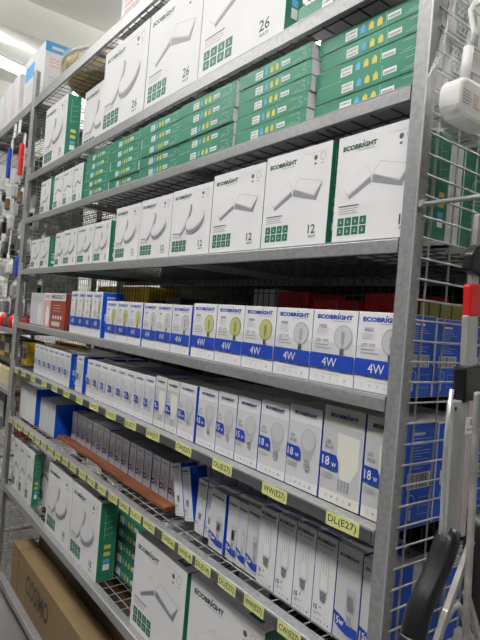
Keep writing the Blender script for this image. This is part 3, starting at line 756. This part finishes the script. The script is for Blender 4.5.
# ------------------------------------------------------------------ on top of the rack
ZT = LEV[8][0]
def top_box(x0, x1, y0, y1, z, h, label, blue=True, name='lamp_carton'):
    b = MB(); b.box((0, 0, 0), (x1-x0, y1-y0, h), WHITE, [WHITE, WHITE, WHITE, WHITE, DGREY, WHITE]); o = b.build(name, bevel=.002); o.location = (x0, y0, z)
    tag(o, label, 'box', 'cartons on top of the racks')
    W = x1-x0; D = y1-y0
    a = Art(FRONT(W, D, h))
    if blue: a.rect(.02, h*.62, W*.5, h*.86, SKYB)
    a.lines(W*.1, h*.5, W*.55, 5, h*.06, h*.02, PINK if not blue else LGREY); a.build('front_print', o)
    a = Art(RIGHT(W, D, h))
    if blue: a.rect(0, h*.84, D, h, SKYB); a.up(2).rect(D*.2, h*.89, D*.6, h*.94, PAPER); a.up(1)
    a.lines(D*.15, h*.74, D*.6, 3, h*.05, h*.02, PINK); a.lines(D*.15, h*.45, D*.8, 6, h*.05, h*.015, LGREY); a.build('side_print', o)
    return o
top_box(-2.93, -2.53, .05, .22, ZT+.001, .355, 'white carton with sky blue top label standing above the far post')
top_box(-3.10, -2.96, .03, .25, ZT+.001, .30, 'white carton with pink print left of the blue-labelled one', False)
top_box(-3.30, -3.13, .03, .25, ZT+.001, .29, 'white carton with pink print, second left of the blue-labelled one', False)
top_box(-3.52, -3.33, .03, .25, ZT+.001, .27, 'white carton with pink print, third left of the blue-labelled one', False)
top_box(-3.80, -3.56, .03, .25, ZT+.001, .26, 'white carton furthest left on top of the racks', False)
top_box(-1.53, -1.18, .06, .30, ZT+.001, .36, 'plain white carton on the top shelf right of the round shade', False)
top_box(-1.12, -.70, .06, .34, ZT+.001, .30, 'plain white carton on the top shelf, nearest the near post', False)
# round woven shade in clear wrap
GOLD = mat('woven_gold_shade', (.50, .38, .17), .5, 0, .35, 40, .3)
RIMM = mat('shade_rim', (.50, .50, .42), .3, .2, .2, 30)
PLASTIC = mat('clear_film', (.92, .92, .90), .12, 0, 0, 30, .3, alpha=.17)
t = empty('woven_lamp', (-2.10, .36, ZT+.002)); tag(t, 'round gold woven lampshade in clear wrap lying on the top shelf', 'lamp')
b = MB(); b.lathe([(.0, .004), (.22, .004), (.285, .025), (.318, .065), (.330, .105), (.324, .105), (.312, .068), (.280, .031), (.217, .010), (.0, .010)], GOLD, n=40); b.build('woven_bowl', t, smooth=True)
b = MB(); b.lathe([(.334, .102), (.340, .108), (.334, .116), (.324, .116), (.322, .108)], RIMM, n=40, close=True); b.build('rim', t, smooth=True)
b = MB(); b.lathe([(.30, .012), (.336, .06), (.345, .12), (.24, .138), (.0, .15)], PLASTIC, n=40); b.build('clear_wrap', t, smooth=True)
b = MB()
for i in range(20):
    an = 2*pi*i/20; b.tube([(cos(an)*.286, sin(an)*.286, .025), (cos(an)*.319, sin(an)*.319, .065), (cos(an)*.331, sin(an)*.331, .103)], .004, GOLD, 5)
b.build('rib_ring', t)
# hanging thin cable from the ceiling
b = MB(); b.cyl((0, 0, 0), (0, 0, 1.1), .003, DGREY, 6); o = b.build('hanging_cable'); o.location = (-3.0, 1.2, CEIL-1.1)
tag(o, 'thin grey cable hanging from the ceiling behind the round shade', 'cable')

# ------------------------------------------------------------------ rack behind (seen through the back mesh)
YB = .70
t = empty('rear_rack', (-1.60, YB+.3, 0)); tag(t, 'dark steel rack standing back to back with the lamp rack', 'shelf')
for z in (.10, .60, 1.15, 1.50, 2.0, 2.35):
    b = MB(); b.box((-1.65, -.28, z-.02), (1.65, .28, z), STRIP); b.build('shelf_board', t)
for xx in (-1.65, 1.62):
    for yy in (-.3, .27):
        b = MB(); b.box((xx, yy, 0), (xx+.03, yy+.03, 2.5), STEEL); b.build('post', t)
b = MB(); b.box((-1.65, .27, .1), (1.65, .285, 2.5), mat('rear_panel', (.05, .05, .052), .7)); b.build('back_panel', t)
cols = [('red', REDP), ('black', BLACKP), ('yellow', mat('yellow_plastic', (.78, .52, .01), .4)), ('dark grey', DGREY), ('white', GREYT), ('black', BLACKP)]
random.seed(12)
for zi, z in enumerate((.60, 1.15, 1.50, 2.0)):
    x = -3.2; k = 0
    while x < -.15:
        wd = random.uniform(.14, .24); cn, cm = cols[(1, 3, 5)[(k+zi) % 3]]; k += 1
        hh = random.uniform(.10, .20)
        if z == 1.50:
            hh = random.uniform(.15, .19)
            if -3.2 <= x < -2.5: cn, cm = cols[2]; hh = .25
            elif -1.45 < x < -1.25: cn, cm = cols[4]; hh = .24
            elif x > -.62: cn, cm = 'yellow', mat('pale_yellow_plastic', (.75, .66, .22), .5); hh = .20
            elif -1.25 <= x < -.66: cn, cm = cols[0]; hh = .20+.03*(k % 2)
        b = MB(); b.box((0, 0, 0), (wd, .22, hh), cm); b.box((wd*.15, -.001, hh*.3), (wd*.8, 0, hh*.6), MGREY)
        o = b.build('tool_case', bevel=.006); o.location = (x, YB+.04, z+.001)
        tag(o, '%s tool case on the rear rack behind the mesh, %s from left, %s' % (cn, g(k), ('low', 'mid-height', 'bulb-height', 'high')[zi]), 'case', 'tool cases behind the mesh')
        x += wd+random.uniform(.01, .05)

# ------------------------------------------------------------------ hanging goods in the second bay
random.seed(5)
BL = mat('blister_clear', (.75, .77, .78), .15, 0, 0, 20, .4, alpha=.55)
hc = [('white', PAPER), ('grey', LGREY), ('silver', ALU), ('dark', DGREY), ('dark', BLACKP), ('grey', MGREY), ('brown', KRAFTD)]
def blister(x, y, z, w, h, cm, label, hook=True):
    t = empty('blister_pack', (x, y, z)); tag(t, label, 'packet', 'packets hanging in the far bay')
    b = MB(); b.prism([(-w/2, -h/2), (w/2, -h/2), (w/2, h/2), (w*.12, h/2), (w*.08, h/2+.012), (-w*.08, h/2+.012), (-w*.12, h/2), (-w/2, h/2)], 'y', -.001, .001, PAPER if random.random() < .6 else cm); b.build('backing_card', t)
    b = MB(); b.prism([(-w*.38, -h*.42), (w*.38, -h*.42), (w*.38, h*.2), (w*.25, h*.28), (-w*.25, h*.28), (-w*.38, h*.2)], 'y', -.022, -.0012, cm); b.build('product', t, bevel=.004)
    if hook:
        b = MB(); b.cyl((0, -.06, h/2), (0, .12, h/2+.002), .0022, WIRE, 5); b.build('hook', t)
    return t
n = 0
for row, z in enumerate((2.36, 2.22, 2.08, 1.94, 1.80, 1.67, 1.56)):
    for cidx in range(9):
        x = -2.66-.15*cidx+random.uniform(-.012, .012); n += 1
        nm, cm = random.choice(hc)
        if row == 0 and cidx in (1, 3): continue
        blister(x, .05+.09*((cidx+row) % 2)+random.uniform(0, .03), z+random.uniform(-.004, .004), random.choice((.07, .09, .11)), random.choice((.09, .10, .105)), cm, '%s packet hanging in the far bay, %s row down, %s from the rack corner' % (nm, g(row+1), g(cidx+1)))
blister(-2.70, .02, 2.43, .05, .26, REDP, 'long red packet hanging under the top shelf of the far bay')
blister(-2.98, .02, 2.46, .045, .26, PBLUE, 'long blue packet hanging under the top shelf of the far bay')
blister(-2.60, .02, 1.80, .05, .16, PBLUE, 'blue packet hanging low beside the far post')
for k in range(2):
    b = MB(); b.box((-.03, -.001, -.04), (.03, .001, .04), PAPER); o = b.build('hanging_price_card'); o.location = (-2.74-.10*k, -.002, 2.605); o.rotation_euler = (0, .15, 0)
    tag(o, ['blank white card taped under the far top shelf, nearer the post', 'blank white card taped under the far top shelf, further left'][k], 'card', None)
YLW = mat('yellow_plastic', (.78, .52, .01), .4)
b = MB(); b.box((-4.15, .02, 1.405), (-2.56, .06, 1.43), STEEL); b.box((-4.15, .06, 1.41), (-2.56, .5, 1.42), STRIP); rel(b.build('hook_rail'), R2)
for k in range(7):
    c = (REDP, WPLA, REDP, DGREY)[k % 4]
    b = MB(); b.lathe([(.0, 0), (.04, 0), (.045, .05), (.03, .075), (.012, .085), (0, .085)], c, n=14); o = b.build('spool', smooth=True); o.location = (-2.64-.105*k, .09, 1.431)
    tag(o, '%s spool on the narrow ledge of the far bay, %s from the post' % ({0: 'red', 1: 'white', 2: 'red', 3: 'dark'}[k % 4], g(k+1)), 'spool', 'spools on the narrow ledge')
for k in range(6):
    b = MB(); b.box((0, 0, 0), (.11, .12, .13), YLW if k % 2 == 0 else DGREY); b.box((.01, -.001, .03), (.10, 0, .09), PAPER if k % 2 else DGREY); o = b.build('small_carton', bevel=.002); o.location = (-2.70-.13*k, .10, 1.245)
    o.location.z = 1.235
    tag(o, '%s carton under the narrow ledge, %s from the post' % (('yellow', 'dark')[k % 2], g(k+1)), 'box', 'cartons under the narrow ledge')
b = MB(); b.box((-4.15, .05, 1.222), (-2.56, .5, 1.234), STRIP); rel(b.build('inner_shelf'), R2)
CRM = mat('cream_card', (.60, .52, .33), .6, 0, .1, 8)
b = MB(); b.box((0, 0, 0), (.62, .30, .095), CRM); o = b.build('cream_carton', bevel=.003); o.location = (-3.30, .03, 1.101); tag(o, 'long cream carton lying on a far bay shelf', 'box')
for k in range(4):
    b = MB(); b.box((0, 0, 0), (.16, .2, .20), [RUST, WHITE, DGREY, PINK][k]); b.box((.03, -.001, .05), (.13, 0, .15), PAPER); o = b.build('small_carton', bevel=.002); o.location = (-2.74-.2*k, .10, .801)
    tag(o, '%s carton low in the far bay, %s from the post' % (('dark red', 'white', 'dark', 'pink')[k], g(k+1)), 'box', 'cartons low in the far bay')

# ------------------------------------------------------------------ right: rods, wrapped socket, folding ladder
for z, lab in ((1.825, 'thin steel rod sticking out of the near post below the bag'), (2.22, 'steel rod holding the wrapped socket, above the picture')):
    t = empty('display_rod', (.002, .010, z)); tag(t, lab, 'rod', None)
    b = MB(); b.cyl((0, 0, 0), (.34, -.001, .0), .0042, STEEL2, 12); b.cyl((.34, -.001, 0), (.345, -.001, .012), .0042, STEEL2, 12); b.build('rod', t, smooth=True)
    b = MB(); b.cyl((-.001, 0, 0), (.006, 0, 0), .0085, STEEL2, 6); b.build('nut', t)

t = empty('wrapped_socket', (.10, -.016, 2.002)); tag(t, 'white plug socket block in a clear crumpled bag hanging beside the near post', 'socket')
b = MB()
def rrect(cx, cz, w, h, r, n=5):
    out = []
    for (sx, sz, a0) in ((1, 1, 0), (-1, 1, pi/2), (-1, -1, pi), (1, -1, 3*pi/2)):
        for i in range(n+1):
            an = a0+pi/2*i/n; out.append((cx+sx*(w/2-r)+r*cos(an), cz+sz*(h/2-r)+r*sin(an)))
    return out
b.prism(rrect(-.012, -.043, .112, .062, .024), 'x', -.018, .018, WPLA); b.build('socket_body', t, bevel=.006)
b = MB(); b.cyl((0, -.03, -.01), (0, -.025, .045), .008, WPLA, 12); b.tube([(0, -.025, .04), (.004, -.02, .07), (0, -.03, .10), (0, -.01, .13)], .004, WPLA, 8); b.build('cord', t, smooth=True)
a = Art(lambda u, v, l: (.0182+l, u, v)); a.rect(-.062, -.057, -.012, -.032, PAPER); a.up(2); a.lines(-.060, -.034, -.036, 5, .0045, .0025, MGREY); a.lines(-.032, -.034, -.014, 5, .0045, .0025, mat('print_orange', (.6, .3, .15), .5)); a.build('sticker', t)
b = MB(); n = 26; rings = [(-.095, .012, .060), (-.088, .026, .078), (-.06, .032, .085), (-.02, .034, .082), (.02, .030, .072), (.06, .024, .060), (.10, .018, .046), (.15, .012, .034), (.20, .007, .022), (.225, .005, .018)]
random.seed(3); vs = []; fs = []
for k, (z, rx, ry) in enumerate(rings):
    for i in range(n):
        an = 2*pi*i/n; j = 1+random.uniform(-.14, .14)*(1 if k > 1 else .4)
        vs.append((rx*j*cos(an), -.02+ry*j*sin(an)+z*.02, z+random.uniform(-.006, .006)))
for k in range(len(rings)-1):
    for i in range(n): fs.append((k*n+i, k*n+(i+1) % n, (k+1)*n+(i+1) % n, (k+1)*n+i))
fs.append(tuple(range(n)))
b.mesh(vs, fs, PLASTIC); b.build('clear_bag', t)
b = MB(); b.tube([(0, .0, .21), (0, .03, .22), (0, .05, .235), (0, .045, .245), (0, .03, .238)], .002, WIRE, 6); b.build('bag_tie', t)

# folding ladder / truck: built in its own plane, x = .10
t = empty('folding_ladder', (.10, .0, 0)); tag(t, 'folded aluminium ladder with red sleeve, black collar and curved black feet, beside the rack', 'ladder')
def bar(pa, pb, wd, th, m, name, bevel=.002, parent=None, x=0.):
    a = Vector((x, *pa)); c = Vector((x, *pb)); d = (c-a).normalized(); s = Vector((0, -d.z, d.y))*wd/2
    bb = MB(); vs = []
    for xx in (x-th/2, x+th/2):
        for p in (a-s, a+s, c+s, c-s): vs.append((xx, p.y, p.z))
    bb.mesh(vs, [(0, 1, 2, 3), (7, 6, 5, 4), (0, 4, 5, 1), (1, 5, 6, 2), (2, 6, 7, 3), (3, 7, 4, 0)], m)
    return bb.build(name, parent or t, bevel=bevel)
bar((.028, 1.685), (.030, 1.80), .018, .010, ALUP, 'upper_tube')
bb = MB(); bb.prism([(-.002, 1.706), (.07, 1.694), (.08, 1.75), (.03, 1.756), (.012, 1.748), (-.001, 1.732)], 'x', -.006, .012, BLACKP); bb.build('top_bracket', t, bevel=.004)
bb = MB(); bb.cyl((.012, .026, 1.722), (.018, .026, 1.722), .005, ALUP, 10); bb.build('bolt', t)
bar((.032, 1.634), (.026, 1.687), .036, .014, REDP, 'red_sleeve', .004)
bar((.034, 1.553), (.027, 1.636), .031, .012, ALU, 'square_tube', .002)
bar((.038, 1.496), (.032, 1.555), .054, .022, BLACKP, 'black_collar', .005)
bar((.018, 1.275), (.010, 1.498), .040, .014, ALU, 'ladder_rail', .0015)
bb = MB(); bb.cyl((.007, -.006, 1.486), (.0085, -.006, 1.486), .003, BLACKP, 8); bb.build('rivet', t)
bar((.045, 1.275), (.036, 1.498), .012, .020, mat('rail_flange', (.60, .50, .53), .4, .3), 'rail_flange', .001)  # pinkish tint of the light on the metal put into the flange colour
bb = MB(); bb.tube([(.012, -.029, 1.518), (.010, -.030, 1.45), (.010, -.028, 1.38), (.010, -.022, 1.31), (.010, -.016, 1.28)], .0036, STEEL2, 8); bb.build('thin_rod', t, smooth=True)
bb = MB(); bb.box((.0102, .022, 1.444), (.0106, .046, 1.472), PAPER); bb.box((.0107, .034, 1.458), (.0109, .044, 1.468), MGREY); bb.box((.0107, .025, 1.450), (.0109, .043, 1.453), MGREY); bb.build('sticker', t)
bb = MB(); bb.tube([(0, .022, 1.288), (0, .014, 1.272), (0, .004, 1.250), (0, -.012, 1.222), (0, -.032, 1.198), (0, -.050, 1.172), (0, -.058, 1.14), (0, -.058, 1.08), (0, -.056, .98)], [.016, .020, .020, .019, .019, .0195, .020, .021, .022], BLACKP, 20); bb.build('curved_foot', t, smooth=True)
bb = MB(); bb.tube([(0, -.0575, 1.140), (0, -.058, 1.132), (0, -.058, 1.124)], [.0205, .0225, .0205], BLACKP, 20); bb.build('foot_ring', t, smooth=True)
bb = MB(); bb.cyl((.018, .028, 1.256), (.029, .028, 1.256), .004, ALUP, 10); bb.build('bolt', t)
bb = MB(); bb.tube([(0, .115, 1.30), (0, .110, 1.26), (0, .115, 1.22), (0, .12, 1.18), (0, .12, 1.0)], .024, BLACKP, 16); bb.build('curved_foot', t, smooth=True)
XB = .032
bar((.030, 1.280), (-.028, 1.180), .011, .010, ALUP, 'brace_leg', .002, x=XB)
bar((-.026, 1.184), (-.075, 1.08), .012, .010, ALUP, 'brace_leg', .002, x=XB)
bar((.024, 1.200), (.090, 1.09), .011, .010, ALUP, 'brace_leg', .002, x=XB)
bb = MB(); bb.tube([(XB, p[0], p[1]) for p in [(-.058, 1.125), (-.030, 1.165), (-.012, 1.182), (.004, 1.184), (.018, 1.172), (.034, 1.145), (.055, 1.105)]], .0055, ALUP, 8); bb.build('brace_arch', t, smooth=True)
bar((-.022, 1.52), (.004, 1.10), .011, .009, ALUP, 'stay_rod', .003, x=XB+.018)
bar((-.060, 1.09), (-.07, .0), .035, .03, ALU, 'ladder_rail', .002)
bar((.10, 1.10), (.11, .0), .035, .03, ALU, 'ladder_rail', .002)
bar((-.06, .5), (.10, .5), .03, .025, ALU, 'rung', .002)
bar((-.06, .2), (.10, .2), .03, .025, ALU, 'rung', .002)
